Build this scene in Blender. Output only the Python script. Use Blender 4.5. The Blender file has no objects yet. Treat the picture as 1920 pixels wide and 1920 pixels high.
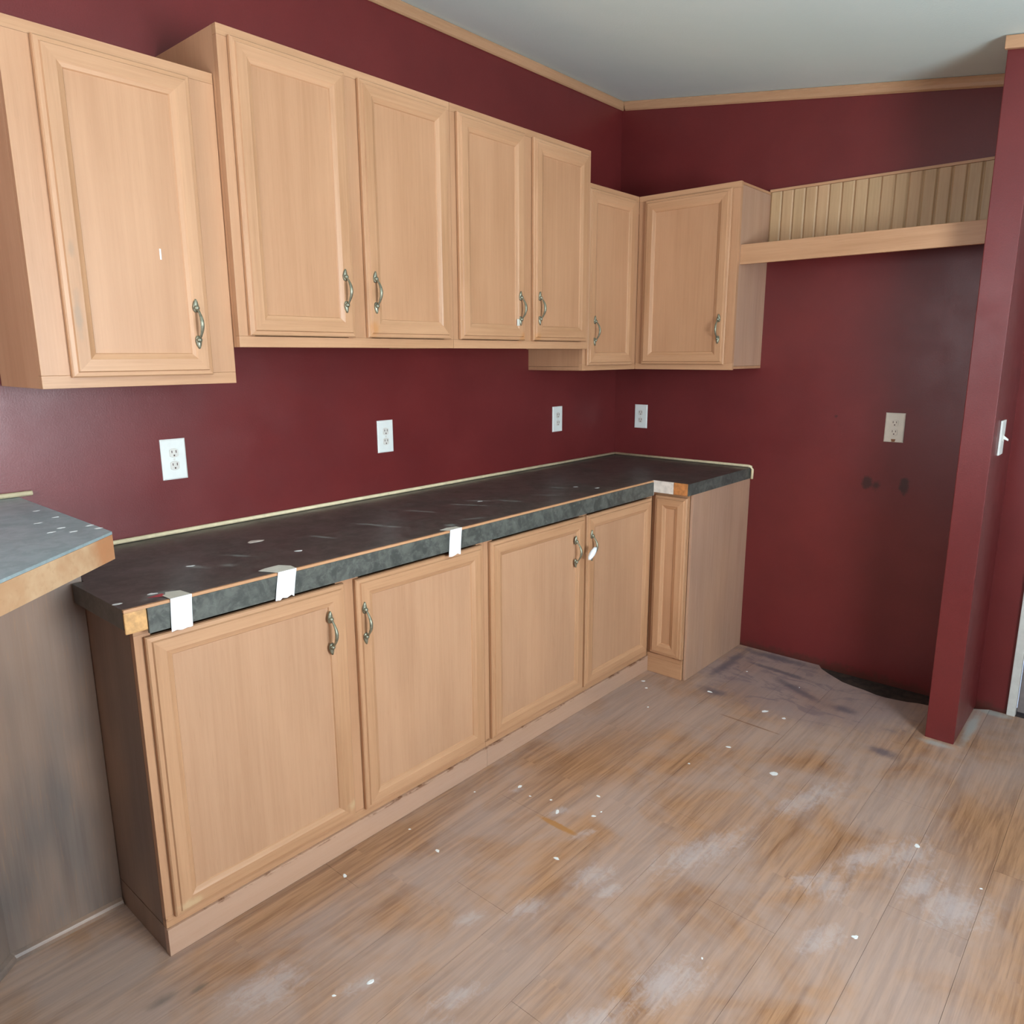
import bpy, bmesh, math, random
import numpy as np
from mathutils import Vector, Matrix

# ------------------------------------------------------------------ room frame
# s = metres from the room corner along the long (left) wall, t = metres out from
# that wall, z = height.  World X = -s, World Y = -t.
def W(s, t, z): return Vector((-s, -t, z))

SC = bpy.context.scene
COL = SC.collection

# ------------------------------------------------------------------ camera
cam_d = bpy.data.cameras.new('camera')
cam = bpy.data.objects.new('camera', cam_d); COL.objects.link(cam)
cam_d.sensor_width = 36.0; cam_d.sensor_fit = 'HORIZONTAL'
cam_d.lens = 36.0 * 1393.18 / 1920.0
cam_d.clip_start = 0.02
YAW, PITCH, ROLL = (math.radians(a) for a in (41.2127, -11.9386, -0.2395))
F = Vector((math.cos(YAW)*math.cos(PITCH), math.sin(YAW)*math.cos(PITCH), math.sin(PITCH)))
R = F.cross(Vector((0, 0, 1))).normalized(); U = R.cross(F)
R2 = R*math.cos(ROLL) + U*math.sin(ROLL); U2 = -R*math.sin(ROLL) + U*math.cos(ROLL)
M = Matrix((R2, U2, -F)).transposed().to_4x4()
M.translation = W(3.48674, 2.29310, 1.46501)
cam.matrix_world = M
SC.camera = cam

# ------------------------------------------------------------------ world, daylight, exposure
world = bpy.data.worlds.new('world'); SC.world = world; world.use_nodes = True
bg = world.node_tree.nodes['Background']
bg.inputs[0].default_value = (0.62, 0.76, 1.0, 1); bg.inputs[1].default_value = 1.2

def window_light(name, s, t, z, w, h, power, color, aim):
    d = bpy.data.lights.new(name, 'AREA'); d.shape = 'RECTANGLE'
    d.size = w; d.size_y = h; d.energy = power; d.color = color
    o = bpy.data.objects.new(name, d); COL.objects.link(o)
    o.location = W(s, t, z)
    o.rotation_euler = (W(*aim) - W(s, t, z)).to_track_quat('-Z', 'Z').to_euler()
    return o
# daylight coming through the two windows of the room
window_light('window_daylight', 2.47, 3.84, 1.40, 1.05, 1.15, 66, (0.85, 0.91, 1.0), (2.47, 0, 1.40))
# sunlit ground outside throws light up through the same window
window_light('window_ground_bounce', 2.47, 3.80, 1.36, 1.03, 1.10, 92, (0.82, 0.97, 1.0), (2.47, 0.6, 4.6))
window_light('side_window_daylight', 4.73, 1.30, 1.55, 1.30, 0.90, 38, (0.95, 0.97, 1.0), (0, 1.30, 1.7))

SC.view_settings.view_transform = 'Standard'; SC.view_settings.look = 'None'
SC.view_settings.exposure = -0.12; SC.view_settings.gamma = 1.0
SC.view_settings.use_curve_mapping = False
SC.cycles.max_bounces = 8; SC.cycles.diffuse_bounces = 5
SC.cycles.use_denoising = True

# ------------------------------------------------------------------ materials
class NT:
    def __init__(self, name):
        self.m = bpy.data.materials.new(name); self.m.use_nodes = True
        self.t = self.m.node_tree; self.n = self.t.nodes; self.l = self.t.links
        self.b = self.n['Principled BSDF']
    def node(self, kind, **kw):
        x = self.n.new(kind)
        for k, v in kw.items():
            if k in x.inputs.keys(): x.inputs[k].default_value = v
            else: setattr(x, k, v)
        return x
    def link(self, a, b): self.l.new(a, b)
    def pos(self, scale=(1, 1, 1), rnd=0.0):
        g = self.node('ShaderNodeNewGeometry').outputs['Position']
        if rnd:
            o = self.node('ShaderNodeObjectInfo').outputs['Random']
            mu = self.math('MULTIPLY', o, rnd)
            a = self.node('ShaderNodeVectorMath', operation='ADD')
            self.link(g, a.inputs[0]); self.link(mu, a.inputs[1]); g = a.outputs[0]
        v = self.node('ShaderNodeVectorMath', operation='MULTIPLY')
        self.link(g, v.inputs[0]); v.inputs[1].default_value = scale
        return v.outputs[0]
    def noise(self, vec, scale=1.0, detail=4, rough=0.55, dist=0.0):
        x = self.node('ShaderNodeTexNoise'); x.inputs['Scale'].default_value = scale
        x.inputs['Detail'].default_value = detail; x.inputs['Roughness'].default_value = rough
        x.inputs['Distortion'].default_value = dist
        self.link(vec, x.inputs['Vector']); return x.outputs['Fac']
    def math(self, op, a, b=None, c=None, clamp=False):
        x = self.node('ShaderNodeMath', operation=op); x.use_clamp = clamp
        for i, v in enumerate((a, b, c)):
            if v is None: continue
            if isinstance(v, (int, float)): x.inputs[i].default_value = v
            else: self.link(v, x.inputs[i])
        return x.outputs[0]
    def ss(self, v, lo, hi):
        x = self.node('ShaderNodeMapRange', interpolation_type='SMOOTHSTEP')
        x.inputs['From Min'].default_value = lo; x.inputs['From Max'].default_value = hi
        self.link(v, x.inputs['Value']); return x.outputs['Result']
    def mix(self, fac, a, b, mode='MIX'):
        x = self.node('ShaderNodeMix', data_type='RGBA', blend_type=mode)
        if isinstance(fac, (int, float)): x.inputs[0].default_value = fac
        else: self.link(fac, x.inputs[0])
        for i, v in ((6, a), (7, b)):
            if isinstance(v, (tuple, list)): x.inputs[i].default_value = (*v[:3], 1)
            else: self.link(v, x.inputs[i])
        return x.outputs[2]
    def ellipse(self, s, t, rs, rt, soft=0.5, ang=0.0, wob=None, wobamt=0.5, axis='floor'):
        """0..1 mask of a soft-edged blotch lying on the floor (s,t) or the right wall (t,z)"""
        p = self.node('ShaderNodeNewGeometry').outputs['Position']
        c = W(s, t, 0) if axis == 'floor' else Vector((0, -s, t)) if axis == 'wall' else Vector((-s, 0, t))
        a = self.node('ShaderNodeVectorMath', operation='SUBTRACT')
        self.link(p, a.inputs[0]); a.inputs[1].default_value = c; v = a.outputs[0]
        if ang:
            r = self.node('ShaderNodeVectorRotate', rotation_type='Z_AXIS')
            self.link(v, r.inputs['Vector']); r.inputs['Angle'].default_value = ang; v = r.outputs[0]
        m = self.node('ShaderNodeVectorMath', operation='MULTIPLY'); self.link(v, m.inputs[0])
        m.inputs[1].default_value = (1/rs, 1/rt, 0) if axis == 'floor' else (0, 1/rs, 1/rt) if axis == 'wall' else (1/rs, 0, 1/rt)
        l = self.node('ShaderNodeVectorMath', operation='LENGTH'); self.link(m.outputs[0], l.inputs[0])
        d = l.outputs['Value']
        if wob is not None:
            d = self.math('ADD', d, self.math('MULTIPLY', self.math('SUBTRACT', wob, 0.5), wobamt*2))
        x = self.node('ShaderNodeMapRange', interpolation_type='SMOOTHSTEP')
        x.inputs['From Min'].default_value = 1.0; x.inputs['From Max'].default_value = 1.0 - soft
        self.link(d, x.inputs['Value']); return x.outputs['Result']
    def vmax(self, lst):
        r = lst[0]
        for q in lst[1:]: r = self.math('MAXIMUM', r, q)
        return r
    def done(self, col=None, rough=0.5, bump=None, bstr=0.1, bdist=0.002, metal=0.0, spec=0.5):
        if col is not None:
            if isinstance(col, (tuple, list)): self.b.inputs['Base Color'].default_value = (*col[:3], 1)
            else: self.link(col, self.b.inputs['Base Color'])
        if isinstance(rough, (int, float)): self.b.inputs['Roughness'].default_value = rough
        else: self.link(rough, self.b.inputs['Roughness'])
        self.b.inputs['Metallic'].default_value = metal
        self.b.inputs['Specular IOR Level'].default_value = spec
        if bump is not None:
            x = self.node('ShaderNodeBump'); x.inputs['Strength'].default_value = bstr
            x.inputs['Distance'].default_value = bdist
            self.link(bump, x.inputs['Height']); self.link(x.outputs[0], self.b.inputs['Normal'])
        return self.m

def oak(name, axis, *a_, stains=(), chips=None, **kw_):
    return _oak(name, axis, *a_, stains=stains, chips=chips, **kw_)

def _oak(name, axis, light=(0.68, 0.43, 0.265), dark=(0.50, 0.285, 0.155), contrast=1.0, rnd=7.0, rough=0.42, stains=(), chips=None):
    k = NT(name)
    def sc(a, b): return tuple(b if i == axis else a for i in range(3))
    g1 = k.noise(k.pos(sc(22, 0.9), rnd), 1.0, 5, 0.6, 0.6)          # broad growth bands
    g2 = k.noise(k.pos(sc(130, 4.0), rnd), 1.0, 4, 0.65, 0.2)         # fine streaks
    g3 = k.noise(k.pos(sc(320, 14.0), rnd), 1.0, 2, 0.5)              # pores
    cl = k.noise(k.pos(sc(4.0, 1.4), rnd), 1.0, 3, 0.5)
    f = k.math('ADD', k.math('MULTIPLY', g1, 0.55), k.math('MULTIPLY', g2, 0.45))
    f = k.ss(f, 0.5 - 0.20/contrast, 0.5 + 0.16/contrast)
    c = k.mix(f, dark, light)
    c = k.mix(k.math('MULTIPLY', k.ss(g3, 0.60, 0.72), 0.22), c, (0.30, 0.15, 0.07))
    c = k.mix(k.math('MULTIPLY', k.ss(cl, 0.35, 0.7), 0.30), c, (0.66, 0.38, 0.22))
    if stains:
        w = k.noise(k.pos((40, 40, 40)), 1, 4, 0.6)
        for a, z, ra, rz, col, amt in stains:
            c = k.mix(k.math('MULTIPLY', k.ellipse(a, z, ra, rz, 0.9, 0, w, 0.5, 'left'), amt), c, col)
    if chips:
        p = k.node('ShaderNodeSeparateXYZ'); k.link(k.node('ShaderNodeNewGeometry').outputs['Position'], p.inputs[0])
        w = k.noise(k.pos((16, 16, 60)), 1, 4, 0.65)
        zz = k.math('ABSOLUTE', k.math('SUBTRACT', p.outputs[2], chips))
        m = k.math('MULTIPLY', k.math('SUBTRACT', 1.0, k.ss(zz, 0.002, 0.009)), k.ss(w, 0.50, 0.60))
        c = k.mix(k.math('MULTIPLY', m, 0.8), c, (0.17, 0.065, 0.028))
    return k.done(c, rough, g2, 0.12, 0.001, spec=0.45)

LT, DK = (0.490, 0.262, 0.142), (0.425, 0.218, 0.112)
oak_v = oak('oak_laminate_vertical', 2, LT, DK)
ST = [(1.942,1.548,.022,.035,(0.50, 0.21, 0.06),.6),(1.212,1.535,.022,.03,(0.50, 0.21, 0.06),.6),(1.118,1.533,.03,.025,(0.50, 0.21, 0.06),.5),(2.797,1.56,.012,.08,(0.20,0.17,0.13),.45),(2.795,1.71,.010,.03,(0.22,0.17,0.12),.35),(2.80,.125,.05,.02,(0.62,0.45,0.26),.6),(2.30,.15,.03,.02,(0.62,0.45,0.26),.5)]
oak_x = oak('oak_grain_along_left_wall', 0, (0.525, 0.29, 0.157), (0.42, 0.22, 0.11), stains=ST, chips=0.100)
oak_y = oak('oak_grain_along_right_wall', 1, (0.52, 0.285, 0.153), (0.42, 0.215, 0.105), chips=0.100)
oak_stile = oak('oak_solid_vertical', 2, (0.52, 0.285, 0.153), (0.40, 0.205, 0.10), 0.9, stains=ST)
oak_low = oak('oak_bounce_tinted_lower_panels', 2, (0.505, 0.288, 0.170), (0.44, 0.24, 0.136))  # pinker, paler oak: bluish bounce light from the floor put into the colour
oak_pink = oak('faded_pinkish_oak', 2, (0.46, 0.285, 0.20), (0.38, 0.225, 0.15), 1.0)
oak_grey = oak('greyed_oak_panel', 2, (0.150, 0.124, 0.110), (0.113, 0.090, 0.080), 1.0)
oak_shade = oak('painted_shade_end_panel', 2, (0.215, 0.145, 0.115), (0.165, 0.108, 0.085), 0.8)  # oak darkened to stand in for the shade under the raised bar
oak_plinth = oak('plinth_board', 0, (0.47, 0.305, 0.225), (0.41, 0.26, 0.185), 0.8, chips=0.074)
oak_bead = oak('beadboard_oak', 2, (0.50, 0.33, 0.18), (0.40, 0.25, 0.125), 1.0)
crown_x = oak('crown_oak_x', 0, (0.48, 0.28, 0.155), (0.40, 0.22, 0.115))
crown_y = oak('crown_oak_y', 1, (0.48, 0.28, 0.155), (0.40, 0.22, 0.115))

def m_wall(name, stains=False):
    k = NT(name)
    a = k.noise(k.pos((3, 3, 3)), 1, 4, 0.55)
    b = k.noise(k.pos((230, 230, 230)), 1, 3, 0.6)
    c = k.mix(k.ss(a, 0.3, 0.7), (0.130, 0.016, 0.0165), (0.156, 0.020, 0.020))
    c = k.mix(k.math('MULTIPLY', k.ss(b, 0.45, 0.75), 0.35), c, (0.095, 0.015, 0.013))
    if stains:
        w = k.noise(k.pos((26, 26, 26)), 1, 4, 0.6)
        m = k.vmax([k.ellipse(1.338, 0.905, 0.030, 0.032, 0.5, 0, w, 0.9, 'wall'),
                    k.ellipse(1.372, 0.897, 0.022, 0.030, 0.9, 0, w, 0.9, 'wall'),
                    k.ellipse(1.487, 0.905, 0.028, 0.042, 0.5, 0, w, 0.8, 'wall'),
                    k.ellipse(1.18, 1.19, 0.012, 0.010, 0.9, 0, w, 0.8, 'wall')])
        c = k.mix(k.math('MULTIPLY', m, 0.82), c, (0.030, 0.010, 0.009))
        # scuffed, paint-stripped base of the wall
        p = k.node('ShaderNodeSeparateXYZ'); k.link(k.node('ShaderNodeNewGeometry').outputs['Position'], p.inputs[0])
        zz = k.math('ADD', p.outputs[2], k.math('MULTIPLY', k.math('SUBTRACT', w, 0.5), 0.10))
        dm = k.math('SUBTRACT', 1.0, k.ss(zz, 0.0, 0.045))
        c = k.mix(k.math('MULTIPLY', dm, 0.7), c, (0.06, 0.022, 0.014))
    r = k.ss(k.noise(k.pos((9, 9, 9)), 1, 3), 0.2, 0.8)
    r = k.math('ADD', k.math('MULTIPLY', r, 0.08), 0.33)
    return k.done(c, r, b, 0.25, 0.0012, spec=0.47)
red = m_wall('maroon_wall_paint'); red_r = m_wall('maroon_wall_paint_stained', True)

def m_ceiling():
    k = NT('ceiling_paint')
    a = k.noise(k.pos((1.3, 1.3, 1.3)), 1, 4, 0.6)
    b = k.noise(k.pos((160, 160, 160)), 1, 3, 0.6)
    c = k.mix(k.ss(a, 0.35, 0.7), (0.74, 0.90, 0.89), (0.79, 0.93, 0.92))
    return k.done(c, 0.9, b, 0.35, 0.002, spec=0.1)
ceil_m = m_ceiling()

def m_floor():
    k = NT('worn_wood_laminate_floor')
    p = k.pos()
    br = k.node('ShaderNodeTexBrick'); k.link(p, br.inputs['Vector'])
    br.inputs['Scale'].default_value = 1.0; br.inputs['Brick Width'].default_value = 1.15
    br.inputs['Row Height'].default_value = 0.095; br.inputs['Mortar Size'].default_value = 0.0
    br.inputs['Bias'].default_value = 0.0; br.offset = 0.37; br.squash = 1.0
    br.inputs['Color1'].default_value = (0, 0, 0, 1); br.inputs['Color2'].default_value = (1, 1, 1, 1)
    bw = k.node('ShaderNodeRGBToBW'); k.link(br.outputs['Color'], bw.inputs[0]); tone = bw.outputs[0]
    sh = k.node('ShaderNodeVectorMath', operation='ADD'); k.link(p, sh.inputs[0])
    mu = k.math('MULTIPLY', tone, 0.35); k.link(mu, sh.inputs[1])
    def str_(sc):
        v = k.node('ShaderNodeVectorMath', operation='MULTIPLY'); k.link(sh.outputs[0], v.inputs[0])
        v.inputs[1].default_value = sc; return v.outputs[0]
    g1 = k.noise(str_((1.6, 26, 1)), 1, 5, 0.62, 1.2)
    g2 = k.noise(str_((7, 150, 1)), 1, 4, 0.62, 0.4)
    f = k.math('ADD', k.math('MULTIPLY', g1, 0.62), k.math('MULTIPLY', g2, 0.38))
    f = k.math('ADD', f, k.math('MULTIPLY', k.math('SUBTRACT', tone, 0.5), 0.05))
    c = k.mix(k.ss(f, 0.34, 0.64), (0.24, 0.115, 0.056), (0.47, 0.255, 0.135))
    c = k.mix(k.math('MULTIPLY', k.ss(g2, 0.60, 0.75), 0.35), c, (0.20, 0.09, 0.045))
    # large-scale colour drift: dusty film over most of the floor, bare amber wood elsewhere
    w = k.noise(k.pos((11, 17, 9)), 1, 7, 0.72, 0.5)
    w2 = k.noise(k.pos((3.2, 3.2, 3.2)), 1, 4, 0.6, 0.4)
    wf = k.noise(k.pos((24, 38, 9)), 1, 8, 0.78, 0.8)
    wst = k.noise(k.pos((6, 40, 6)), 1, 4, 0.6)
    dust = k.math('MULTIPLY', k.ss(w2, 0.28, 0.60), 0.56)
    clean = k.vmax([k.ellipse(1.45, 0.86, 0.52, 0.22, 0.9, 0.0, w, 0.25),
                    k.ellipse(2.35, 0.66, 0.75, 0.14, 0.8, 0.0, w, 0.3),
                    k.ellipse(1.50, 2.35, 0.55, 0.33, 0.8, 0.0, w, 0.3),
                    k.ellipse(0.95, 2.10, 0.5, 0.30, 0.9, 0.0, w, 0.3)])
    dust = k.math('MULTIPLY', dust, k.math('SUBTRACT', 1.0, k.math('MULTIPLY', clean, 0.9)))
    dust = k.math('MULTIPLY', dust, k.math('ADD', 0.72, k.math('MULTIPLY', wst, 0.5)))
    c = k.mix(dust, c, (0.45, 0.36, 0.335))
    # pale plaster-dust smears
    sm = [(1.53,1.75,.10,.07),(1.56,1.70,.05,.05),(1.23,1.885,.13,.07),(1.40,2.04,.13,.10),(1.36,1.95,.12,.05),
          (1.74,1.81,.09,.05),(1.33,1.80,.16,.05),
          (2.13,1.58,.14,.07),(2.28,1.08,.05,.03),(2.15,1.17,.07,.04),(2.75,.87,.12,.07),(1.79,1.10,.06,.025),
          (1.93,1.23,.08,.05),(2.47,1.23,.09,.03),(2.60,1.03,.05,.03),(1.95,1.30,.06,.03),(1.15,1.56,.2,.06),
          (1.75,.97,.05,.025),(2.60,1.25,.10,.04),(1.62,1.42,.22,.07),(2.35,1.5,.2,.05),(1.75,.78,.035,.02)]
    pale = k.vmax([k.ellipse(a, b, ra*1.1, rb*1.0, 1.0, 0.35, wf, 1.5) for a, b, ra, rb in sm])
    c = k.mix(k.math('MULTIPLY', pale, 0.36), c, (0.58, 0.54, 0.56))
    # grimy grey-purple patch where the refrigerator stood
    grime = k.ellipse(0.28, 1.22, 0.44, 0.56, 0.42, 0.0, w, 0.35)
    c = k.mix(k.math('MULTIPLY', grime, 0.62), c, (0.29, 0.21, 0.21))
    g3 = k.noise(k.pos((14, 7, 9)), 1, 5, 0.65, 1.0)
    blot = k.math('MULTIPLY', grime, k.ss(g3, 0.50, 0.63))
    c = k.mix(k.math('MULTIPLY', blot, 0.50), c, (0.16, 0.12, 0.145))
    strk = k.vmax([k.ellipse(0.34, 1.22, 0.035, 0.20, 0.8, 0.45, w, 0.5),
                   k.ellipse(0.20, 1.10, 0.03, 0.22, 0.8, 0.1, w, 0.6),
                   k.ellipse(0.05, 1.0, 0.05, 0.24, 0.8, 0.0, w, 0.5),
                   k.ellipse(0.25, 0.86, 0.30, 0.035, 0.8, 0.0, w, 0.5),
                   k.ellipse(0.40, 1.43, 0.05, 0.08, 0.9, 0.0, w, 0.6),
                   k.ellipse(0.66, 1.66, 0.05, 0.08, 0.9, 0.0, w, 0.6),
                   k.ellipse(0.60, 0.95, 0.05, 0.10, 0.9, 0.0, w, 0.5)])
    c = k.mix(k.math('MULTIPLY', strk, 0.75), c, (0.105, 0.085, 0.11))
    # torn seam line and amber tape residue, chalky line round the wall stub
    seam = k.ellipse(0.778, 1.19, 0.006, 0.16, 0.5, 0.03, w, 0.5)
    c = k.mix(k.math('MULTIPLY', seam, 0.75), c, (0.22, 0.10, 0.055))
    amber = k.ellipse(1.81, 1.01, 0.016, 0.095, 0.5, 0.0, w, 0.5)
    c = k.mix(k.math('MULTIPLY', amber, 0.85), c, (0.42, 0.19, 0.05))
    chalk = k.vmax([k.ellipse(0.23, 1.875, 0.24, 0.025, 0.8, 0.0, w, 0.5), k.ellipse(0.46, 1.80, 0.03, 0.09, 0.9, 0, w, 0.5),
                    k.ellipse(0.03, 1.92, 0.04, 0.09, 0.8, 0.0, w, 0.4)])
    c = k.mix(k.math('MULTIPLY', chalk, 0.7), c, (0.42, 0.46, 0.45))
    dk = k.vmax([k.ellipse(2.93, .72, .05, .02, .9, 0, w, .6), k.ellipse(2.86, .75, .03, .015, .9, 0, w, .6)])
    c = k.mix(k.math('MULTIPLY', dk, 0.6), c, (0.10, 0.09, 0.08))
    rr = k.math('ADD', 0.42, k.math('MULTIPLY', k.math('MAXIMUM', dust, pale), 0.5))
    return k.done(c, rr, g2, 0.15, 0.001, spec=0.4)
floor_m = m_floor()

def simple(name, col, rough=0.5, metal=0.0, var=0.12, sc=40, bump=0.0, spec=0.5):
    k = NT(name)
    n = k.noise(k.pos((sc, sc, sc)), 1, 4, 0.6)
    lo = tuple(c*(1-var) for c in col); hi = tuple(min(1, c*(1+var)) for c in col)
    c = k.mix(k.ss(n, 0.3, 0.7), lo, hi)
    return k.done(c, rough, n if bump else None, bump, 0.001, metal, spec)
subfloor_m = simple('rotten_dark_subfloor', (0.030, 0.016, 0.011), 0.95, 0, 0.5, 30, 0.4)
white_pl = simple('white_outlet_plastic', (0.80, 0.83, 0.80), 0.35, 0, 0.02)
almond_pl = simple('almond_outlet_plastic', (0.74, 0.69, 0.60), 0.4, 0, 0.03)
slot_m = simple('dark_slot', (0.10, 0.06, 0.05), 0.8)
socket_m = simple('socket_face', (0.70, 0.68, 0.63), 0.4, 0, 0.03)
paper_m = simple('white_paper_tape', (0.86, 0.88, 0.92), 0.7, 0, 0.02)
paper_in = simple('yellowed_tape_top', (0.66, 0.64, 0.56), 0.7, 0, 0.05)
pewter = simple('aged_pewter', (0.27, 0.27, 0.20), 0.42, 0.7, 0.25, 120)
caulk = simple('tan_bead_strip', (0.78, 0.66, 0.43), 0.55, 0, 0.08)
chip_m = simple('white_paint_chip', (0.80, 0.82, 0.82), 0.8, 0, 0.05)
rust_m = simple('brown_residue', (0.30, 0.14, 0.07), 0.8, 0, 0.2)
raw_m = oak('raw_particle_edge', 0, (0.58, 0.31, 0.16), (0.48, 0.24, 0.11), 0.8)
block_m = simple('exposed_amber_substrate', (0.60, 0.33, 0.13), 0.6, 0, 0.2, 60)
orange_m = simple('exposed_orange_substrate', (0.50, 0.19, 0.055), 0.6, 0, 0.2, 60)
glue_m = simple('chalky_white_glue', (0.70, 0.62, 0.55), 0.6, 0, 0.12, 50)
white_tr = simple('white_trim', (0.62, 0.62, 0.58), 0.5, 0, 0.05)
grey_door = simple('grey_door', (0.20, 0.17, 0.165), 0.6, 0, 0.1)
glass_m = NT('window_glass'); glass_m.b.inputs['Transmission Weight'].default_value = 1.0
glass_m.b.inputs['IOR'].default_value = 1.1; glass_m = glass_m.done((1, 1, 1), 0.0)

def m_bar_edge():
    k = NT('bar_edge_particle_board')
    a = k.noise(k.pos((9, 9, 9)), 1, 4, 0.6)
    b = k.noise(k.pos((90, 90, 90)), 1, 4, 0.6)
    c = k.mix(k.ss(a, 0.35, 0.65), (0.46, 0.265, 0.14), (0.55, 0.365, 0.215))
    m = k.ellipse(2.90, 0.64, 0.07, 0.07, 0.9, 0, a, 0.6)
    c = k.mix(k.math('MULTIPLY', m, 0.7), c, (0.42, 0.16, 0.06))
    c = k.mix(k.math('MULTIPLY', k.ss(b, 0.5, 0.75), 0.3), c, (0.34, 0.19, 0.09))
    return k.done(c, 0.7, b, 0.3, 0.001)
bar_edge = m_bar_edge()

def m_laminate(name, base, light, vein, rough, smears=()):
    k = NT(name)
    a = k.noise(k.pos((22, 22, 22)), 1, 5, 0.65, 0.8)
    b = k.noise(k.pos((75, 75, 75)), 1, 4, 0.6, 0.4)
    c = k.mix(k.ss(a, 0.38, 0.66), base, light)
    c = k.mix(k.math('MULTIPLY', k.ss(b, 0.52, 0.70), 0.45), c, vein)
    if smears:
        w = k.noise(k.pos((28, 28, 28)), 1, 4, 0.6)
        m = k.vmax([k.ellipse(s, t, rs, rt, 1.0, an, w, 0.9) for s, t, rs, rt, an in [(q[0], q[1], q[2]*1.2, q[3]*1.9, q[4]) for q in smears]])
        c = k.mix(k.math('MULTIPLY', m, 0.85), c, (0.25, 0.29, 0.27))
    d = k.noise(k.pos((5, 5, 5)), 1, 4, 0.6)
    r = k.math('ADD', rough, k.math('MULTIPLY', k.ss(d, 0.35, 0.7), 0.14))
    return k.done(c, r, spec=0.5)
lam_top = m_laminate('dark_laminate_top', (0.062, 0.057, 0.052), (0.098, 0.090, 0.082), (0.13, 0.122, 0.112), 0.33,
    [(2.61,.42,.05,.008,1.2),(2.55,.47,.03,.010,1.0),(2.48,.40,.06,.007,1.1),(2.00,.37,.07,.008,1.2),(1.97,.45,.06,.007,1.1),(1.83,.58,.03,.016,.3),(1.55,.40,.10,.008,1.1),(1.47,.36,.07,.010,1.0),(1.40,.45,.06,.009,1.2),(1.72,.56,.05,.010,.4),(1.05,.42,.05,.009,1.1),(1.22,.48,.06,.008,1.0),(2.78,.585,.05,.02,0),(1.75,.33,.07,.008,1.2),(2.2,.40,.06,.007,1.2)])
lam_edge = m_laminate('green_flecked_laminate_edge', (0.055, 0.060, 0.054), (0.115, 0.122, 0.108), (0.17, 0.175, 0.16), 0.42)
lam_bar = m_laminate('laminate_bar_painted_sheen', (0.235, 0.305, 0.32), (0.31, 0.38, 0.40), (0.38, 0.44, 0.455), 0.30)  # base colour raised to blue-grey in place of the window's reflection

# ------------------------------------------------------------------ mesh helpers
def mesh(name, verts, faces, mats, parent=None, root=None, midx=None, smooth=False, bevel=0.0, recalc=True):
    """verts in world coordinates; the mesh is stored relative to its top-level root"""
    off = root.location if root is not None else Vector((0, 0, 0))
    me = bpy.data.meshes.new(name)
    me.from_pydata([tuple(Vector(v) - off) for v in verts], [], faces)
    if not isinstance(mats, (list, tuple)): mats = [mats]
    for m in mats: me.materials.append(m)
    if midx:
        for p, i in zip(me.polygons, midx): p.material_index = i
    if recalc or bevel:
        bm = bmesh.new(); bm.from_mesh(me)
        if recalc: bmesh.ops.recalc_face_normals(bm, faces=bm.faces)
        if bevel:
            bmesh.ops.bevel(bm, geom=[e for e in bm.edges if len(e.link_faces) == 2 and e.calc_face_angle(0) > 0.5],
                            offset=bevel, segments=2, profile=0.6, affect='EDGES', clamp_overlap=True)
        bm.to_mesh(me); bm.free()
    if smooth:
        for p in me.polygons: p.use_smooth = True
    o = bpy.data.objects.new(name, me); COL.objects.link(o)
    if parent is not None: o.parent = parent
    return o

class G:
    """collects boxes and prisms into one geometry"""
    def __init__(self): self.v = []; self.f = []; self.m = []
    def box(self, s0, s1, t0, t1, z0, z1, mi=0):
        b = len(self.v)
        for s in (s0, s1):
            for t in (t0, t1):
                for z in (z0, z1): self.v.append(W(s, t, z))
        for q in ((0,1,3,2),(4,6,7,5),(0,4,5,1),(2,3,7,6),(0,2,6,4),(1,5,7,3)):
            self.f.append(tuple(b+i for i in q)); self.m.append(mi)
        return self
    def prism(self, poly, z0, z1, mi=0, mside=None):
        b = len(self.v); n = len(poly)
        zf = (lambda p, z: z(p) if callable(z) else z)
        for p in poly: self.v.append(W(p[0], p[1], zf(p, z0)))
        for p in poly: self.v.append(W(p[0], p[1], zf(p, z1)))
        self.f.append(tuple(range(b, b+n))); self.m.append(mi)
        self.f.append(tuple(range(b+n, b+2*n))); self.m.append(mi)
        for i in range(n):
            j = (i+1) % n
            self.f.append((b+i, b+j, b+n+j, b+n+i)); self.m.append(mi if mside is None else mside)
        return self
    def loft(self, rings, mi=0, cap=True, closed=True):
        b = len(self.v); n = len(rings[0])
        for r in rings: self.v += list(r)
        for i in range(len(rings)-1):
            for j in range(n if closed else n-1):
                q = (j+1) % n
                self.f.append((b+i*n+j, b+i*n+q, b+(i+1)*n+q, b+(i+1)*n+j)); self.m.append(mi)
        if cap:
            self.f.append(tuple(b+j for j in range(n))); self.m.append(mi)
            e = b+(len(rings)-1)*n
            self.f.append(tuple(e+j for j in range(n))); self.m.append(mi)
        return self
    def build(self, name, mats, parent=None, root=None, **kw):
        return mesh(name, self.v, self.f, mats, parent, root, self.m if isinstance(mats, (list, tuple)) else None, **kw)

def setp(o, label=None, cat=None, group=None, kind=None):
    for k, v in (('label', label), ('category', cat), ('group', group), ('kind', kind)):
        if v: o[k] = v
    return o
def empty(name, s, t, z, label, cat, group=None):
    o = bpy.data.objects.new(name, None); COL.objects.link(o)
    o.location = W(s, t, z); o.empty_display_size = 0.05
    return setp(o, label, cat, group)
def struct(o, label=None): 
    o['kind'] = 'structure'
    if label: o['label'] = label
    return o

# ------------------------------------------------------------------ room shell
SL = 0.147
def zc(p): return 2.722 - SL*p[1]
S_END, T_END = 4.80, 3.90
fl = struct(G().prism([(-0.12, -0.12), (S_END+.12, -0.12), (S_END+.12, T_END+.12), (-0.12, T_END+.12)], -0.10, -0.012).build('floor', subfloor_m),
            'worn wood-look laminate floor with dust smears and a torn dark edge')
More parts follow.
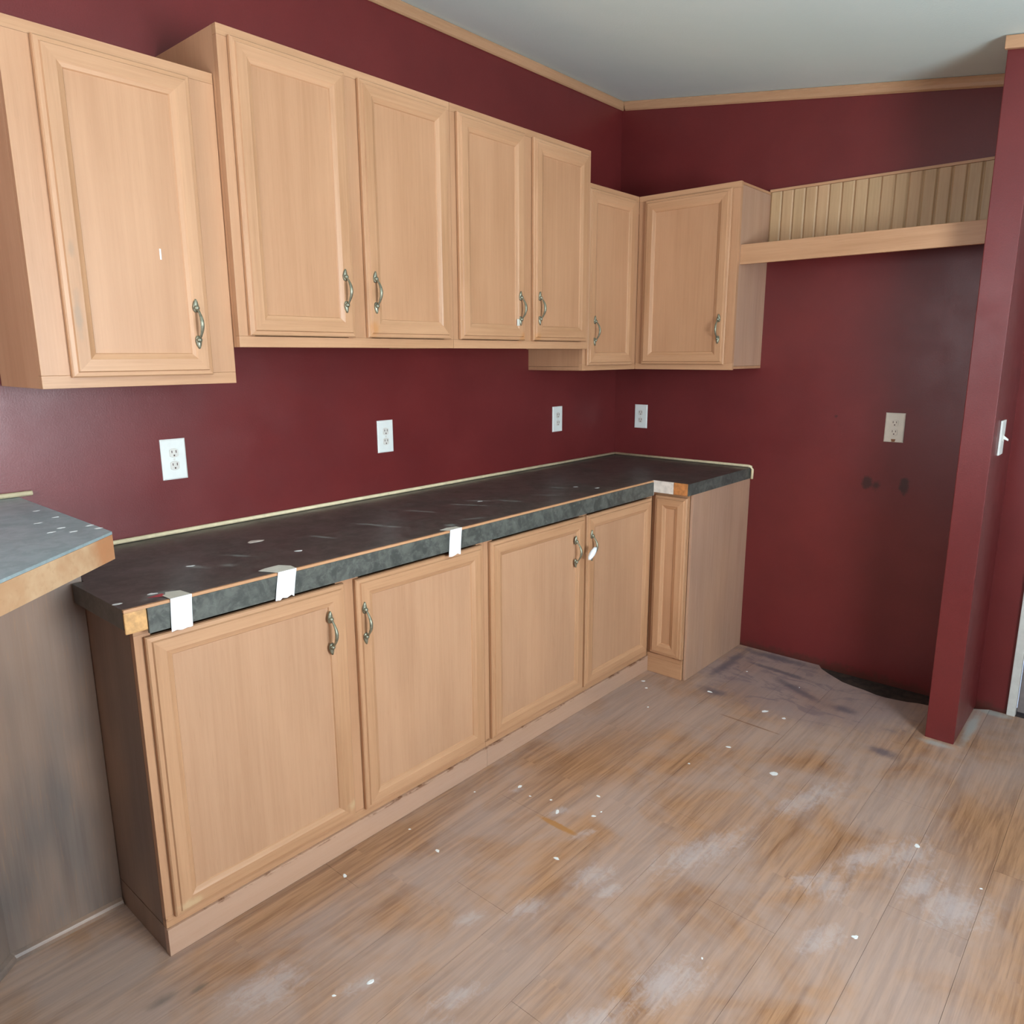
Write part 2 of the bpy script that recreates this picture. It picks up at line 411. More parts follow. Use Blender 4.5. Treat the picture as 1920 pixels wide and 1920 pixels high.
# laminate planks, each a piece of its own; the ones by the right wall are torn away
PW = 0.19
tear = [(1.20, 0.003), (1.225, .040), (1.27, .075), (1.346, .125), (1.40, .14), (1.445, .147), (1.50, .165), (1.54, .167), (1.58, .160),
        (1.621, .152), (1.66, .135), (1.702, .127), (1.75, .11)]
def edge_s(t):
    if t < tear[0][0] or t > tear[-1][0]: return 0.003
    return float(np.interp(t, [a for a, _ in tear], [b for _, b in tear]))
random.seed(5)
row = 0; t = 0.003
shared = {}
while t < T_END - 0.02:
    t1 = min(t + PW, T_END - 0.003)
    cuts = [0.003]; c = [0.55, 0.95, 0.25, 1.15][row % 4]
    while c < S_END - 0.2: cuts.append(c); c += 1.25
    cuts.append(S_END - 0.003)
    for i in range(len(cuts)-1):
        a, b = cuts[i], cuts[i+1]
        g = 0.0004
        if i == 0 and t1 > tear[0][0] and t < tear[-1][0]:
            ts = sorted({t+g, t1-g, *[q for q, _ in tear if t+g < q < t1-g]})
            poly = [(edge_s(q), q) for q in ts] + [(b-g, t1-g), (b-g, t+g)]
            G().prism(poly, -0.012, 0.0).build('plank', floor_m, fl)
        else:
            key = (round(b-a, 4), round(t1-t, 4))
            if key not in shared:
                o = G().box(-(b-a)/2+g, (b-a)/2-g, -(t1-t)/2+g, (t1-t)/2-g, -0.012, 0.0).build('plank', floor_m, fl)
                shared[key] = o.data
            else:
                o = bpy.data.objects.new('plank', shared[key]); COL.objects.link(o); o.parent = fl
            o.location = W((a+b)/2, (t+t1)/2, 0)
    t = t1; row += 1

wl = struct(G().prism([(-0.12, -0.12), (S_END+.12, -0.12), (S_END+.12, 0), (-0.12, 0)], -0.1, zc).build('wall_left', red))
wr = struct(G().prism([(-0.12, 0), (0, 0), (0, 1.962), (-0.12, 1.962)], -0.1, zc).build('wall_right', red_r))
struct(G().prism([(-0.12, 2.80), (0, 2.80), (0, T_END), (-0.12, T_END)], -0.1, zc).prism([(-0.12, 1.962), (0, 1.962), (0, 2.80), (-0.12, 2.80)], 2.05, zc).build('wall_beside_door', red))
ws = struct(G().prism([(0.001, 1.752), (0.4275, 1.752), (0.4275, 1.851), (0.001, 1.851)], 0.0, lambda p: zc(p)).build('wall_stub', red, bevel=0.003),
            'maroon wall stub ending beside the refrigerator recess')
# window wall and side wall behind the camera, with real openings
def wall_hole(name, along, fixed, a0, a1, h0, h1, z0, z1, th=0.12):
    g = G()
    def add(x0, x1, y0, y1):
        if along == 's':
            g.prism([(x0, fixed), (x1, fixed), (x1, fixed+th), (x0, fixed+th)], y0, y1)
        else:
            g.prism([(fixed, x0), (fixed, x1), (fixed+th, x1), (fixed+th, x0)], y0, y1)
    add(a0, h0, -0.1, zc); add(h1, a1, -0.1, zc); add(h0, h1, -0.1, z0); add(h0, h1, z1, zc)
    return struct(g.build(name, red))
wall_hole('wall_front', 's', T_END, -0.12, S_END+.12, 1.93, 3.01, 0.80, 2.0)
wall_hole('wall_rear', 't', S_END, 0, T_END, 0.63, 1.97, 1.08, 2.02)
struct(G().prism([(-0.12, -0.12), (S_END+.12, -0.12), (S_END+.12, T_END+.12), (-0.12, T_END+.12)], zc, lambda p: zc(p)+0.1).build('ceiling', ceil_m),
       'off-white sloping ceiling')
def window(n, along, fixed, h0, h1, z0, z1):
    w = struct(bpy.data.objects.new('window_%d' % n, None)); COL.objects.link(w)
    g = G(); gl = G(); f = 0.045
    def b(gg, x0, x1, y0, y1, d0, d1):
        if along == 's': gg.box(x0, x1, fixed+d0, fixed+d1, y0, y1)
        else: gg.box(fixed+d0, fixed+d1, x0, x1, y0, y1)
    b(g, h0, h0+f, z0, z1, .02, .10); b(g, h1-f, h1, z0, z1, .02, .10)
    b(g, h0+f, h1-f, z0, z0+f, .02, .10); b(g, h0+f, h1-f, z1-f, z1, .02, .10)
    b(g, h0+f, h1-f, (z0+z1)/2-.02, (z0+z1)/2+.02, .04, .08)
    g.build('window_frame', white_tr, w)
    b(gl, h0+f, h1-f, z0+f, (z0+z1)/2-.02, .055, .06); b(gl, h0+f, h1-f, (z0+z1)/2+.02, z1-f, .055, .06)
    gl.build('pane', glass_m, w)
window(1, 's', T_END, 1.93, 3.01, 0.80, 2.0)
window(2, 't', S_END, 0.63, 1.97, 1.08, 2.02)

# door in the right wall beyond the stub: frame and grey slab
dr = struct(bpy.data.objects.new('door_1', None)); COL.objects.link(dr)
G().box(-0.02, 0.014, 1.962, 1.992, 0.0, 2.05).box(-0.02, 0.014, 2.77, 2.80, 0.0, 2.05).box(-0.02, 0.014, 1.992, 2.77, 2.02, 2.05).build('door_frame', white_tr, dr, bevel=0.003)
dl = G().box(-0.06, -0.025, 1.993, 2.769, 0.01, 2.018).build('door_leaf', grey_door, dr, bevel=0.002)
G().box(-0.025, 0.03, 2.69, 2.72, 0.97, 1.0).build('door_handle', pewter, dl, bevel=0.006)

# crown strips along the ceiling
def crown(n, a, b, mat, nrm):
    """strip between ceiling points a,b=(s,t) standing out by nrm (s,t)"""
    prof = [(0.0, -0.002), (0.018, -0.002), (0.020, -0.012), (0.014, -0.024), (0.010, -0.036), (0.004, -0.042), (0.0, -0.042)]
    rings = []
    for q in (a, b):
        rings.append([W(q[0]+nrm[0]*d, q[1]+nrm[1]*d, zc((q[0]+nrm[0]*d, q[1]+nrm[1]*d))+h) for d, h in prof])
    return struct(G().loft(rings).build('trim_%d' % n, mat))
crown(1, (0.0005, 0.0005), (S_END, 0.0005), crown_x, (0, 1))
crown(2, (0.0005, 0.021), (0.0005, 1.751), crown_y, (1, 0))
# the pale strip that caps the wall stub
struct(G().prism([(0.428, 1.746), (0.446, 1.746), (0.446, 1.870), (0.0205, 1.870), (0.0205, 1.852), (0.428, 1.852)], lambda p: zc(p)-0.042, lambda p: zc(p)-0.003).build('trim_3', crown_y, bevel=0.002))
crown(4, (0.0005, 1.872), (0.0005, T_END), crown_y, (1, 0))

# ------------------------------------------------------------------ cabinet parts
def P(pl, a, d, z):   # plane 'L': a = s, d = t (out of left wall);  'R': a = t, d = s
    return W(a, d, z) if pl == 'L' else W(d, a, z)

PROF = [(0, 0), (0, .010), (.003, .0135), (.012, .0145), (.0145, .019), (.042, .019), (.047, .0165), (.055, .0135), (.059, .0075), (.059, 0)]
def handle(pl, a, d, z, root, parent, tilt=0.0, L=0.064):
    g = G()
    def pt(x, y, h): # x across, y along, h out of the door
        return P(pl, a + x + tilt*y, d + h, z + y)
    # two leaf-shaped back plates
    for sg in (-1, 1):
        ys = [0.030, 0.036, 0.044, 0.052, 0.058, 0.064]; ws = [0.0055, 0.0085, 0.0095, 0.0075, 0.0055, 0.0015]
        rings = []
        for y, w in zip(ys, ws):
            y2 = sg*y*L/0.064
            rings.append([pt(-w, y2, 0), pt(-w*.7, y2, .0035), pt(0, y2, .0055), pt(w*.7, y2, .0035), pt(w, y2, 0)])
        g.loft(rings)
    # bail: arched grip, thick in the middle
    n = 14; rings = []
    for i in range(n+1):
        u = i/n; y = (u-0.5)*2*0.042*L/0.064; h = 0.004 + 0.024*math.sin(math.pi*u)**0.8; r = 0.0024 + 0.0024*math.sin(math.pi*u)**2
        dy, dh = 0.084, 0.024*math.pi*math.cos(math.pi*u); ln = math.hypot(dy, dh); ty, th = dy/ln, dh/ln
        ring = []
        for q in range(8):
            an = q*math.pi/4; cx, cn = math.cos(an)*r*1.15, math.sin(an)*r
            ring.append(pt(cx, y - th*cn, h + ty*cn))
        rings.append(ring)
    g.loft(rings)
    for sg in (-1, 1):   # collars where the grip meets the plates
        rings = []
        for hh, r in ((0.003, .0075), (.009, .0065), (.012, .003)):
            rings.append([pt(r*math.cos(k*math.pi/4), sg*.041*L/0.064 + r*math.sin(k*math.pi/4), hh) for k in range(8)])
        g.loft(rings)
    return g.build('handle', pewter, parent, root, smooth=True)

def door(pl, a0, a1, z0, z1, d, root, hpos=None, horiz=None, panel=None, ang=0.0):
    d += .0015
    """door = flat panel (the part) with mitred stiles and rails and a pull as its own pieces"""
    horiz = horiz or (oak_x if pl == 'L' else oak_y)
    if a0 > a1: a0, a1 = a1, a0
    g = G()
    vs = [P(pl, a, dd, z) for a in (a0+.05, a1-.05) for dd in (d+.002, d+.0105) for z in (z0+.05, z1-.05)]
    g.v = vs
    for q in ((0,1,3,2),(4,6,7,5),(0,4,5,1),(2,3,7,6),(0,2,6,4),(1,5,7,3)): g.f.append(q); g.m.append(0)
    dr_ = g.build('door', panel or oak_v, root, root)
    for side in range(4):
        rings = [[], []]
        for w, h in PROF:
            if side == 0: e = ((a0+w, z0+w), (a0+w, z1-w))
            elif side == 1: e = ((a1-w, z0+w), (a1-w, z1-w))
            elif side == 2: e = ((a0+w, z0+w), (a1-w, z0+w))
            else: e = ((a0+w, z1-w), (a1-w, z1-w))
            for i in (0, 1): rings[i].append(P(pl, e[i][0], d+.0005+h, e[i][1]))
        G().loft(rings).build('stile' if side < 2 else 'rail', oak_stile if side < 2 else horiz, dr_, root)
    if hpos: handle(pl, hpos[0], d+.0195, hpos[1], root, dr_)
    return dr_

def frame_front(pl, a0, a1, z0, z1, d, openings, root, th=0.019, mats=None):
    """face frame: stiles and rails leaving the openings free"""
    openings = sorted(openings)
    x = [a0]
    for o0, o1 in openings: x += [o0, o1]
    x.append(a1)
    bz, tz = z0+0.030, z1-0.026
    hm = oak_x if pl == 'L' else oak_y
    def bx(x0, x1, y0, y1, name, mat):
        g = G(); g.v = [P(pl, a, dd, z) for a in (x0, x1) for dd in (d-th, d) for z in (y0, y1)]
        for q in ((0,1,3,2),(4,6,7,5),(0,4,5,1),(2,3,7,6),(0,2,6,4),(1,5,7,3)): g.f.append(q); g.m.append(0)
        return g.build(name, mat, root, root, bevel=0.0008)
    bx(a0, a1, z0, bz, 'bottom_rail', hm); bx(a0, a1, tz, z1, 'top_rail', hm)
    for i in range(0, len(x), 2): bx(x[i], x[i+1], bz+.0003, tz-.0003, 'frame_stile', oak_v)

def carcass(s0, s1, t0, t1, z0, z1, root, mat=oak_v, th=0.012, left=None):
    """open-fronted box of side panels, top, bottom and back (open towards +t)"""
    G().box(s0, s0+th, t0, t1, z0, z1).build('side_panel', mat, root, root, bevel=0.001)
    q = G().box(s1-th, s1, t0, t1, z0, z1).build('side_panel', left or mat, root, root, bevel=0.001)
    if left: q['label'] = 'end panel coloured darker for the shade beside the bar'
    G().box(s0+th, s1-th, t0, t1-.0005, z0+.004, z0+th+.004).build('bottom_panel', mat, root, root)
    G().box(s0+th, s1-th, t0, t1-.0005, z1-th, z1-.002).build('top_panel', mat, root, root)
    G().box(s0+th, s1-th, t0, t0+.004, z0+th+.005, z1-th-.001).build('back_panel', mat, root, root)

# ---- upper cabinets on the left wall
e = .001
r = empty('wall_cabinet', 2.64, .15, 1.391, 'single-door oak wall cabinet hung lowest, at the far left over the raised bar', 'cabinet', 'oak wall cabinets')
carcass(2.399, 2.885, e, .291, 1.391, 2.183, r)
frame_front('L', 2.399, 2.885, 1.391, 2.183, .311, [(2.48, 2.80)], r)
door('L', 2.471, 2.822, 1.416, 2.156, .3115, r, (2.509, 1.548))
G().box(2.583, 2.587, .3240, .3247, 1.705, 1.731).build('paint_fleck', chip_m, r, r)

def upper_two(s0, s1, doors, hnd, label, op):
    r = empty('wall_cabinet', (s0+s1)/2, .15, 1.489, label, 'cabinet', 'oak wall cabinets')
    carcass(s0, s1, e, .323, 1.489, 2.296, r)
    frame_front('L', s0, s1, 1.489, 2.296, .343, op, r)
    for (a, b), h in zip(doors, hnd): door('L', a, b, 1.521, 2.272, .3435, r, h)
    return r
upper_two(1.5735, 2.3975, [(2.012, 2.370), (1.598, 1.962)], [(2.048, 1.657), (1.933, 1.659)],
          'two-door oak wall cabinet next to the low single-door one, above the first two taped papers', [(2.03, 2.35), (1.62, 1.94)])
r = upper_two(0.7495, 1.5725, [(1.195, 1.549), (0.782, 1.141)], [(1.229, 1.640), (1.111, 1.645)],
          'two-door oak wall cabinet in the middle, its right door edge reaching the lower corner cabinet', [(1.215, 1.53), (0.80, 1.12)])
G().box(1.236, 1.251, .3648, .3655, 1.575, 1.600).build('tape_scrap', paper_in, r, r)

# ---- corner wall cabinet (L shaped)
r = empty('corner_wall_cabinet', .3, .3, 1.395, 'L-shaped oak wall cabinet in the room corner with two doors meeting at an inner angle', 'cabinet', 'oak wall cabinets')
u = .2935
Lp = [(e, e), (.748, e), (.748, u), (u, u), (u, .813), (e, .813)]
G().prism(Lp, 1.399, 1.411).build('bottom_panel', oak_v, r, r)
G().prism(Lp, 2.170, 2.181).build('top_panel', oak_v, r, r)
G().box(.737, .748, e, u, 1.412, 2.169).box(.737, .748, e, u, 1.395, 1.3985).build('side_panel', oak_v, r, r)
sp = G().box(e, u, .802, .813, 1.412, 2.169).build('side_panel', oak_pink, r, r); sp['label'] = 'pinkish faded end panel'
frame_front('L', .3135, .748, 1.395, 2.183, .3125, [(.375, .71)], r)
frame_front('R', .313, .813, 1.395, 2.183, .3125, [(.37, .76)], r)
door('L', .361, .728, 1.417, 2.160, .313, r, (.686, 1.568))
door('R', .354, .779, 1.419, 2.158, .313, r, (.750, 1.574))

# ---- open shelf over the refrigerator space
r = empty('refrigerator_shelf', .15, 1.28, 1.845, 'oak shelf with grooved beadboard back over the empty refrigerator space', 'shelf')
G().box(.272, .290, .8135, 1.7505, 1.845, 1.927).build('fascia_board', oak_y, r, r, bevel=.0015)
G().box(e, .2715, .8135, 1.7505, 1.913, 1.926).build('shelf_board', oak_y, r, r)
G().box(e, .006, .8135, 1.7505, 1.927, 2.188).build('back_board', oak_bead, r, r)
n = 18; w = (1.7505-.8155)/n
for i in range(n):
    a = .8155+i*w
    rings = []
    for z in (1.928, 2.178):
        rings.append([W(.0062, a+.0015, z), W(.0085, a+.0015, z), W(.0125, a+.0065, z), W(.0125, a+w-.0065, z), W(.0085, a+w-.0015, z), W(.0062, a+w-.0015, z)])
    G().loft(rings).build('slat', oak_bead, r, r)
G().box(.0062, .016, .8135, 1.7505, 2.179, 2.190).build('top_cap', oak_y, r, r, bevel=.001)

# ---- base cabinets
def base_unit(s0, s1, doors, hnd, label, op, endpanel):
    r = empty('base_cabinet', (s0+s1)/2, .3, 0, label, 'cabinet', 'oak base cabinets')
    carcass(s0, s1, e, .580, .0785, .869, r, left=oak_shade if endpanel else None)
    frame_front('L', s0, s1, .076, .870, .600, op, r)
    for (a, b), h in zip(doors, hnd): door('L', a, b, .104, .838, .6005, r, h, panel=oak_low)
    if endpanel:
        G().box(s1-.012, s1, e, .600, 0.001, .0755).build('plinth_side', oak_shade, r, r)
    G().box(s0+(0.0 if s0 > 1 else .0), s1+.001*endpanel, .586, .607, 0.001, .0755).build('plinth', oak_plinth, r, r, bevel=.001)
    return r
base_unit(1.7045, 2.858, [(2.290, 2.838), (1.724, 2.250)], [(2.347, .708), (2.228, .704)],
          'two-door oak base cabinet at the left end beside the raised bar panel', [(2.31, 2.82), (1.74, 2.23)], True)
rb = base_unit(0.5935, 1.7035, [(1.130, 1.682), (0.620, 1.116)], [(1.200, .708), (1.092, .712)],
          'two-door oak base cabinet in the middle, a white paper wrapped on one handle', [(1.15, 1.66), (0.64, 1.10)], False)
# return unit on the right wall
r = empty('base_cabinet', .3, .7, 0, 'narrow oak base cabinet against the right wall with pinkish plain end panel', 'cabinet', 'oak base cabinets')
G().box(e, .572, .602, .614, .0785, .869).build('side_panel', oak_v, r, r)
sp = G().box(e, .583, .786, .798, .001, .869).build('end_panel', oak_pink, r, r, bevel=.001); sp['label'] = 'pinkish faded end panel'
G().box(e, .572, .614, .786, .0785, .090).build('bottom_panel', oak_v, r, r)
frame_front('R', .6005, .7825, .076, .870, .592, [(.64, .765)], r)
door('R', .6225, .781, .104, .852, .5925, r)
G().box(.575, .5925, .6005, .7825, .001, .0755).build('plinth', oak_y, r, r, bevel=.001)

# ---- countertop
TH0, TH1 = .8715, .920
r = empty('countertop', 1.6, .3, TH0, 'dark laminate L-shaped countertop with peeling front edge above the base cabinets', 'countertop')
poly = [(e, e), (2.857, e), (2.857, .330), (2.884, .330), (2.884, .624), (.628, .624), (.628, .797), (e, .797)]
G().prism(poly, TH0, TH1).build('worktop', lam_top, r, r, bevel=.0008)
G().box(.640, 2.834, .6245, .634, .853, .9125).build('front_edge', lam_edge, r, r, bevel=.0008)['label'] = 'green flecked laminate front edge'
G().box(.640, 2.884, .6245, .6325, .9130, .9200).build('raw_edge_line', raw_m, r, r)['label'] = 'thin orange raw wood line'
G().box(2.8345, 2.884, .6245, .631, .862, .9125).build('bare_end_block', block_m, r, r, bevel=.004)['label'] = 'bare amber wood where laminate broke off'
G().box(.6285, .6365, .6245, .728, .868, .9205).box(.637, .6395, .6245, .634, .853, .9205).build('glue_patch', glue_m, r, r, bevel=.002)['label'] = 'chalky white glue patch at the inner corner'
G().box(.6285, .6365, .7285, .797, .868, .9205).build('bare_corner_block', orange_m, r, r, bevel=.003)['label'] = 'bare orange wood at the outer corner'
G().box(e, .636, .7975, .801, .868, .9203).build('end_edge', lam_edge, r, r)
# splashed residue on the worktop
def blob(s, t, z, rs, rt, h, name, mat, root=None, parent=None, seed=0, ang=0.0, flat=True):
    rnd = random.Random(seed); n = 9; v = []; 
    rad = [0.7+0.5*rnd.random() for _ in range(n)]
    for k_, (f_, hh) in enumerate(((1.0, 0.0), (0.75, h), )):
        for i in range(n):
            a = i*2*math.pi/n; x, y = rs*rad[i]*math.cos(a)*f_, rt*rad[i]*math.sin(a)*f_
            v.append(W(s + x*math.cos(ang)-y*math.sin(ang), t + x*math.sin(ang)+y*math.cos(ang), z+hh*(0.6+0.4*rnd.random() if hh else 1)))
    f = [tuple(range(n)), tuple(range(n, 2*n))] + [(i, (i+1) % n, n+(i+1) % n, n+i) for i in range(n)]
    return mesh(name, v, f, mat, parent, root)
blob(2.366, .286, .9203, .030, .016, .0015, 'residue_spot', glue_m, r, r, 3)
for i, (s_, t_) in enumerate([(2.344,.482),(2.875,.575),(.99,.465),(.954,.549),(1.478,.372),(2.79,.56),(2.62,.40)]):
    blob(s_, t_, .9203, .012, .007, .0006, 'residue_fleck', chip_m, r, r, i+20, -.4)

# tan bead strip where the tops meet the walls
rct = r
def bead(pts, r, name='bead_strip', rad=.007):
    rings = []
    for i, p in enumerate(pts):
        a = Vector(pts[max(i-1, 0)]); b = Vector(pts[min(i+1, len(pts)-1)]); d = (b-a).normalized()
        up = Vector((0, 0, 1)) if abs(d.z) < .8 else Vector((1, 0, 0))
        s1 = d.cross(up).normalized(); s2 = s1.cross(d)
        rings.append([Vector(p) + s1*rad*math.cos(q*math.pi/4) + s2*rad*math.sin(q*math.pi/4) for q in range(8)])
    return G().loft(rings).build(name, caulk, r, r, smooth=True)
bead([W(2.856, .008, .9275), W(.008, .008, .9275), ], r)
bead([W(.008, .0155, .9275), W(.008, .790, .9275), W(.008, .803, .925), W(.008, .809, .912), W(.008, .809, .866)], r)

# ---- raised bar on the left
r = empty('raised_bar', 3.0, .3, 0, 'raised laminate bar, grey-blue window sheen put into its colour, with bare wood edge, cut off at the left of the view', 'bar')
bt = [(2.884, e), (2.884, .622), (4.30, 1.834), (4.66, 1.413), (3.30, .25), (3.30, e)]
G().prism(bt, 1.0365, 1.0905, 0).build('bar_core', bar_edge, r, r)
G().prism(bt, 1.091, 1.097).build('bar_top', lam_bar, r, r)
bb = [(2.8595, .0015), (2.8595, .322), (3.124, .322), (4.28, 1.309), (4.42, 1.145), (3.20, .10), (3.20, .0015)]  # panel and top lengthened out of view to block the side window light
G().prism(bb, 0.001, 1.036).build('bar_panel', oak_grey, r, r)['label'] = 'greyish wood panel under the bar'
def molding(pts, name):
    pr = [(0, .0), (.014, 0), (.014, .010), (.010, .017), (0, .022)]
    rings = []
    for i, p in enumerate(pts):
        a = Vector(pts[max(i-1, 0)]); b = Vector(pts[min(i+1, len(pts)-1)]); d = (b-a).normalized(); nn = Vector((-d.y, d.x))
        rings.append([W(p[0]+nn.x*q, p[1]+nn.y*q, .0005+h) for q, h in pr])
    return G().loft(rings).build(name, oak_grey, r, r)
molding([(2.862, .3225), (3.124, .3225), (4.28, 1.3095)], 'shoe_molding')
for i, (s_, t_) in enumerate([(2.916,.251),(2.911,.368),(2.959,.407),(2.943,.50),(2.972,.53),(2.939,.559),(2.893,.523),(2.891,.567)]):
    blob(s_, t_, 1.0972, .009, .005, .0006, 'paint_fleck', chip_m, r, r, i+50, 0.2)
bead([W(2.852, .008, 1.1045), W(3.45, .008, 1.1045)], r)

# ---- taped papers hanging over the counter edge
def tag_paper(sc_, wtop, flap, skew, zb, label, ragged):
    r = empty('paper_tag', sc_, .635, .9, label, 'paper', 'white papers taped on the countertop edge')
    h = wtop/2; th = .0006; d0 = .6345
    n = 8
    # hanging leaf, bottom edge slightly ragged and curling out
    v, f = [], []
    for k_ in (0, th):
        for j in range(5):
            u_ = j/4
            for i in range(n+1):
                x = sc_ + h - wtop*i/n - skew*u_
                zz = .9225 - (.9225-zb)*u_
                if j == 4: zz += ragged[i % len(ragged)]
                v.append(W(x, d0 + .0015 + k_ + .004*u_*u_, zz))
    m_ = 5*(n+1)
    for j in range(4):
        for i in range(n):
            a = j*(n+1)+i; f.append((a, a+1, a+n+2, a+n+1)); f.append((m_+a, m_+a+n+1, m_+a+n+2, m_+a+1))
    rim = [i for i in range(n+1)] + [j*(n+1)+n for j in range(1, 5)] + [4*(n+1)+i for i in range(n-1, -1, -1)] + [j*(n+1) for j in range(3, 0, -1)]
    for a, b in zip(rim, rim[1:]+rim[:1]): f.append((a, b, m_+b, m_+a))
    mesh('paper_front', v, f, paper_m, r, r)
    pts = [(sc_+h, d0+.002), (sc_-h, d0+.002)] + [(sc_+a, d0-b) for a, b in flap]
    G().prism(pts, .9215, .9223).build('paper_flap', paper_in, r, r)
    return r
tag_paper(2.757, .050, [(-.020, .045), (.010, .058), (.018, .040), (.026, .038)], -.006, .845, 'white paper taped on the counter edge nearest its left end, short torn flap', [0, .001, .002, 0, -.001, 0, .001])
tag_paper(2.478, .054, [(-.030, .030), (-.012, .060), (.030, .058), (.052, .050)], -.015, .850, 'white paper taped on the counter edge, second from the left with a wide folded flap', [0, 0, -.001, .004, .002, .001, .004, .006])
tag_paper(1.866, .052, [(-.024, .022), (.010, .032), (.045, .026)], -.012, .838, 'white paper taped on the counter edge, farthest from the left end and smallest', [0, -.001, -.002, -.001, 0, .002, .004])
# paper round the handle
setp(G().prism([(2.812, .585), (2.775, .578), (2.777, .606)], .9212, .9216).build('red_tape_scrap', simple('red_tape', (0.45, 0.06, 0.07), 0.6)), 'thin red scrap lying on the countertop against the leftmost taped paper', 'tape')
hp = mesh('paper_wad', *(lambda: (
    [W(1.152+.024*math.cos(a)*c - .010*math.sin(a)*c, .668+.010*b, .699+.020*math.sin(a)*c + .012*math.cos(a)*-c) for b, c in ((-1, .6), (-.3, 1.0), (.5, .95), (1, .5)) for a in [i*math.pi/5*(1) for i in range(10)]],
    [tuple(range(10)), tuple(range(30, 40))] + [(k*10+i, k*10+(i+1) % 10, (k+1)*10+(i+1) % 10, (k+1)*10+i) for k in range(3) for i in range(10)]))(), paper_m, smooth=True)
mv = hp.location.copy()
setp(hp, 'crumpled white paper tucked on the handle of the middle base cabinet', 'paper')

# ---- outlets and switch
def plate(pl, a, z, label, mat=white_pl, kind='duplex', name='outlet'):
    r = empty(name, *( (a, 0, z-.0625) if pl == 'L' else (0, a, z-.0625)), label, 'outlet', 'wall outlets')
    hw, hh = .0385, .0625
    def ring(w_, h_, d): return [P(pl, a-w_, d, z-h_), P(pl, a+w_, d, z-h_), P(pl, a+w_, d, z+h_), P(pl, a-w_, d, z+h_)]
    G().loft([ring(hw, hh, .0008), ring(hw, hh, .004), ring(hw-.004, hh-.004, .0065)]).build('cover_plate', mat, r, r)
    for sg in (-1, 1):
        rr = []
        for d, f_ in ((.0068, 1.0), (.0085, .96)):
            rr.append([P(pl, a+.0165*f_*max(-.85, min(.85, math.cos(q*math.pi/8)*1.15)), d, z+sg*.0195+.0145*f_*math.sin(q*math.pi/8)) for q in range(16)])
        sk = G().loft(rr).build('socket', socket_m if mat is white_pl else almond_pl, r, r)
        g = G()
        for dx, w_, zz, hh_ in ((-.0065, .0012, .004, .0042), (.0065, .0012, .004, .0036), (0, .0022, -.0075, .0024)):
            g.v += [P(pl, a+dx+x, d, z+sg*.0195+zz+y) for x in (-w_, w_) for d in (.0086, .0092) for y in (-hh_, hh_)]
            b_ = len(g.v)-8
            for q in ((0,1,3,2),(4,6,7,5),(0,4,5,1),(2,3,7,6),(0,2,6,4),(1,5,7,3)): g.f.append(tuple(b_+i for i in q)); g.m.append(0)
        g.build('slots', slot_m, sk, r)
    g = G(); g.loft([[P(pl, a+.003*math.cos(q*math.pi/4), d, z+.003*math.sin(q*math.pi/4)) for q in range(8)] for d in (.0066, .0078)])
    g.build('screw', socket_m, r, r)
    return r
plate('L', 2.458, 1.154, 'white duplex outlet on the left wall, largest, under the low single-door cabinet')
plate('L', 1.624, 1.155, 'white duplex outlet midway along the left wall, second from the left')
plate('L', .5245, 1.150, 'white duplex outlet on the left wall close to the room corner')
plate('R', .168, 1.139, 'white duplex outlet on the right wall close to the room corner')
r = plate('R', 1.426, 1.153, 'almond outlet with brown mark in the empty refrigerator space', almond_pl)
g = G(); g.v = [P('R', 1.426+x, d, y) for x, y in ((-.006, 1.092), (.006, 1.092), (.009, 1.104), (-.009, 1.104)) for d in (.0072, .0082)]
g.f = [(0,2,4,6),(1,3,5,7),(0,1,3,2),(2,3,5,4),(4,5,7,6),(6,7,1,0)]; g.m = [0]*6
g.build('brown_mark', rust_m, r, r)
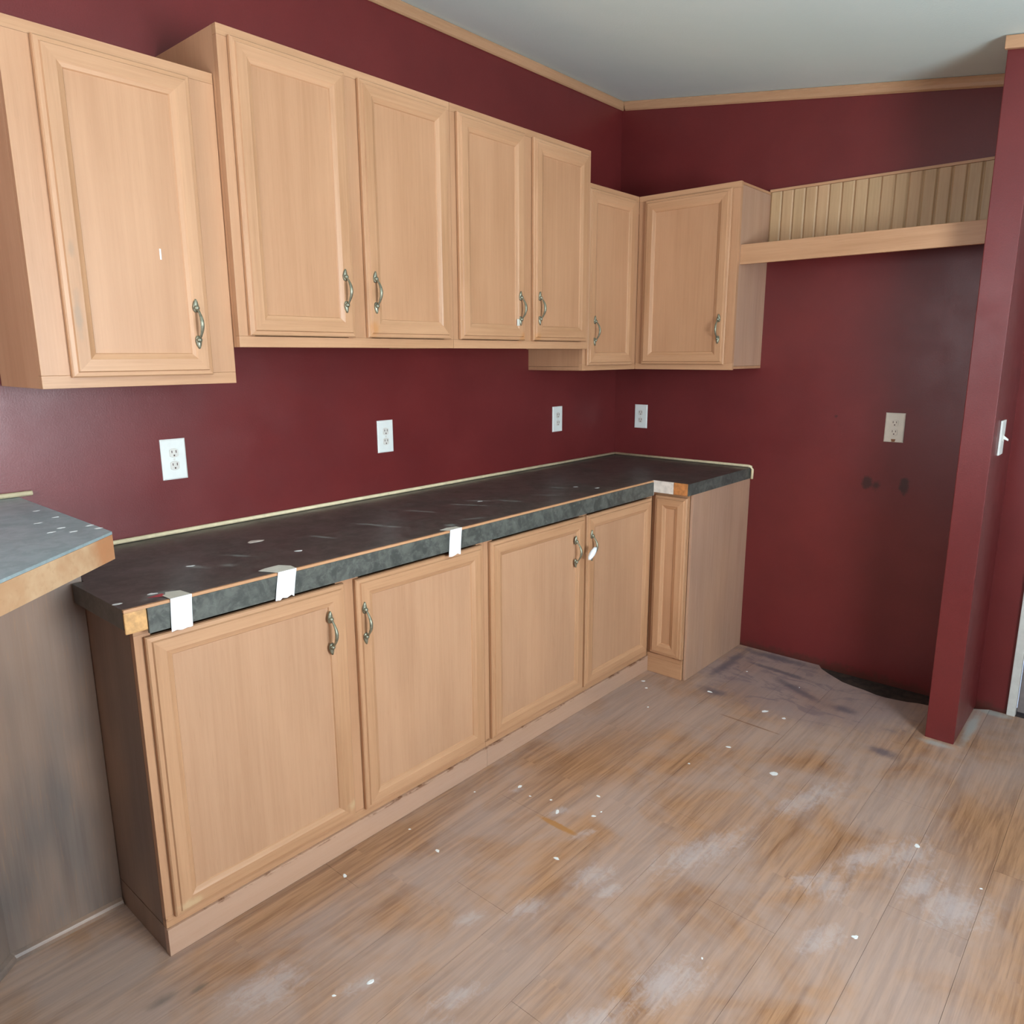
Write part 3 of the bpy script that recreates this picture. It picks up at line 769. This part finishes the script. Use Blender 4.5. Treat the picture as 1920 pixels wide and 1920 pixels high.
# light switch on the far side of the stub
r = empty('light_switch', .28, 1.851, 1.10, 'white toggle light switch seen edge-on on the maroon wall stub', 'switch')
G().box(.235, .312, 1.8515, 1.858, 1.100, 1.226).build('cover_plate', white_pl, r, r, bevel=.002)
G().box(.268, .279, 1.8585, 1.861, 1.151, 1.175).build('toggle_slot', socket_m, r, r)
g = G(); g.v = [W(s_, t_, z_) for s_ in (.270, .277) for t_, z_ in ((1.861, 1.158), (1.861, 1.170), (1.876, 1.152), (1.876, 1.158))]
g.f = [(0,1,3,2),(4,5,7,6),(0,4,5,1),(2,3,7,6),(0,2,6,4),(1,5,7,3)]; g.m = [0]*6
g.build('toggle', white_pl, r, r)

# ---- paint chips scattered on the floor
chips = [
 (1.069,1.414,17,'largest flat white paint chip on the open floor in front of the wall stub'),
 (.631,1.197,17,'elongated pale paint chip on the grimy patch where the refrigerator stood'),
 (.640,1.280,10,'small pale paint chip just right of the elongated one on the grimy patch'),
 (.612,.934,13,'white paint chip on the floor before the foot of the pinkish end panel'),
 (1.753,.966,12,'white paint chip on a pale smear just behind the amber tape stain'),
 (1.695,1.070,8,'white paint chip at the right end of the amber tape stain'),
 (1.677,1.872,9,'lone white paint chip low in the right foreground of the floor'),
 (1.175,1.899,12,'white paint chip on the floor at the right, straight below the wall stub'),
 (2.581,1.044,12,'pointed white paint chip nearest the bottom of the view, left of centre'),
 (2.395,.692,9,'white paint chip close to the plinth under the left base cabinet'),
 (2.145,.812,9,'white paint chip on the floor below the second door of the left base cabinet'),
 (1.938,1.106,10,'white paint chip in front of the amber tape stain, nearer the viewer'),
 (1.003,1.209,10,'white paint chip in front of the torn floor seam'),
 (.707,.654,11,'white paint chip at the inner corner of the plinths'),
 (.761,.703,8,'second white paint chip just in front of the one at the inner plinth corner'),
 (1.723,.780,9,'white paint chip between the plinth and the amber tape stain'),
 (1.593,1.018,8,'white paint chip on bare amber floor right of the amber tape stain'),
 ] + [(a, b, m, None) for a, b, m in ((1.715,.91,6),(1.744,.843,5),(2.661,1.01,5),(1.207,1.152,5),(1.263,2.082,5),(.917,.805,5),
 (1.849,.683,4),(2.131,.67,4),(1.66,1.076,4),(1.997,1.608,4),(.30,.97,5),(.31,1.22,5))]
for i, (s_, t_, mm, lab) in enumerate(chips):
    rr = random.Random(i)
    o = blob(0, 0, 0.0003, mm*.001, mm*.0006*(0.8+.5*rr.random()), .0015, 'paint_chip', chip_m, None, None, i+100, rr.random()*3)
    o.location = W(s_, t_, 0)
    setp(o, lab or 'tiny white paint speck lying on the dusty laminate floor', 'paint chip', 'paint chips on the floor' if lab else 'tiny paint specks on the floor')
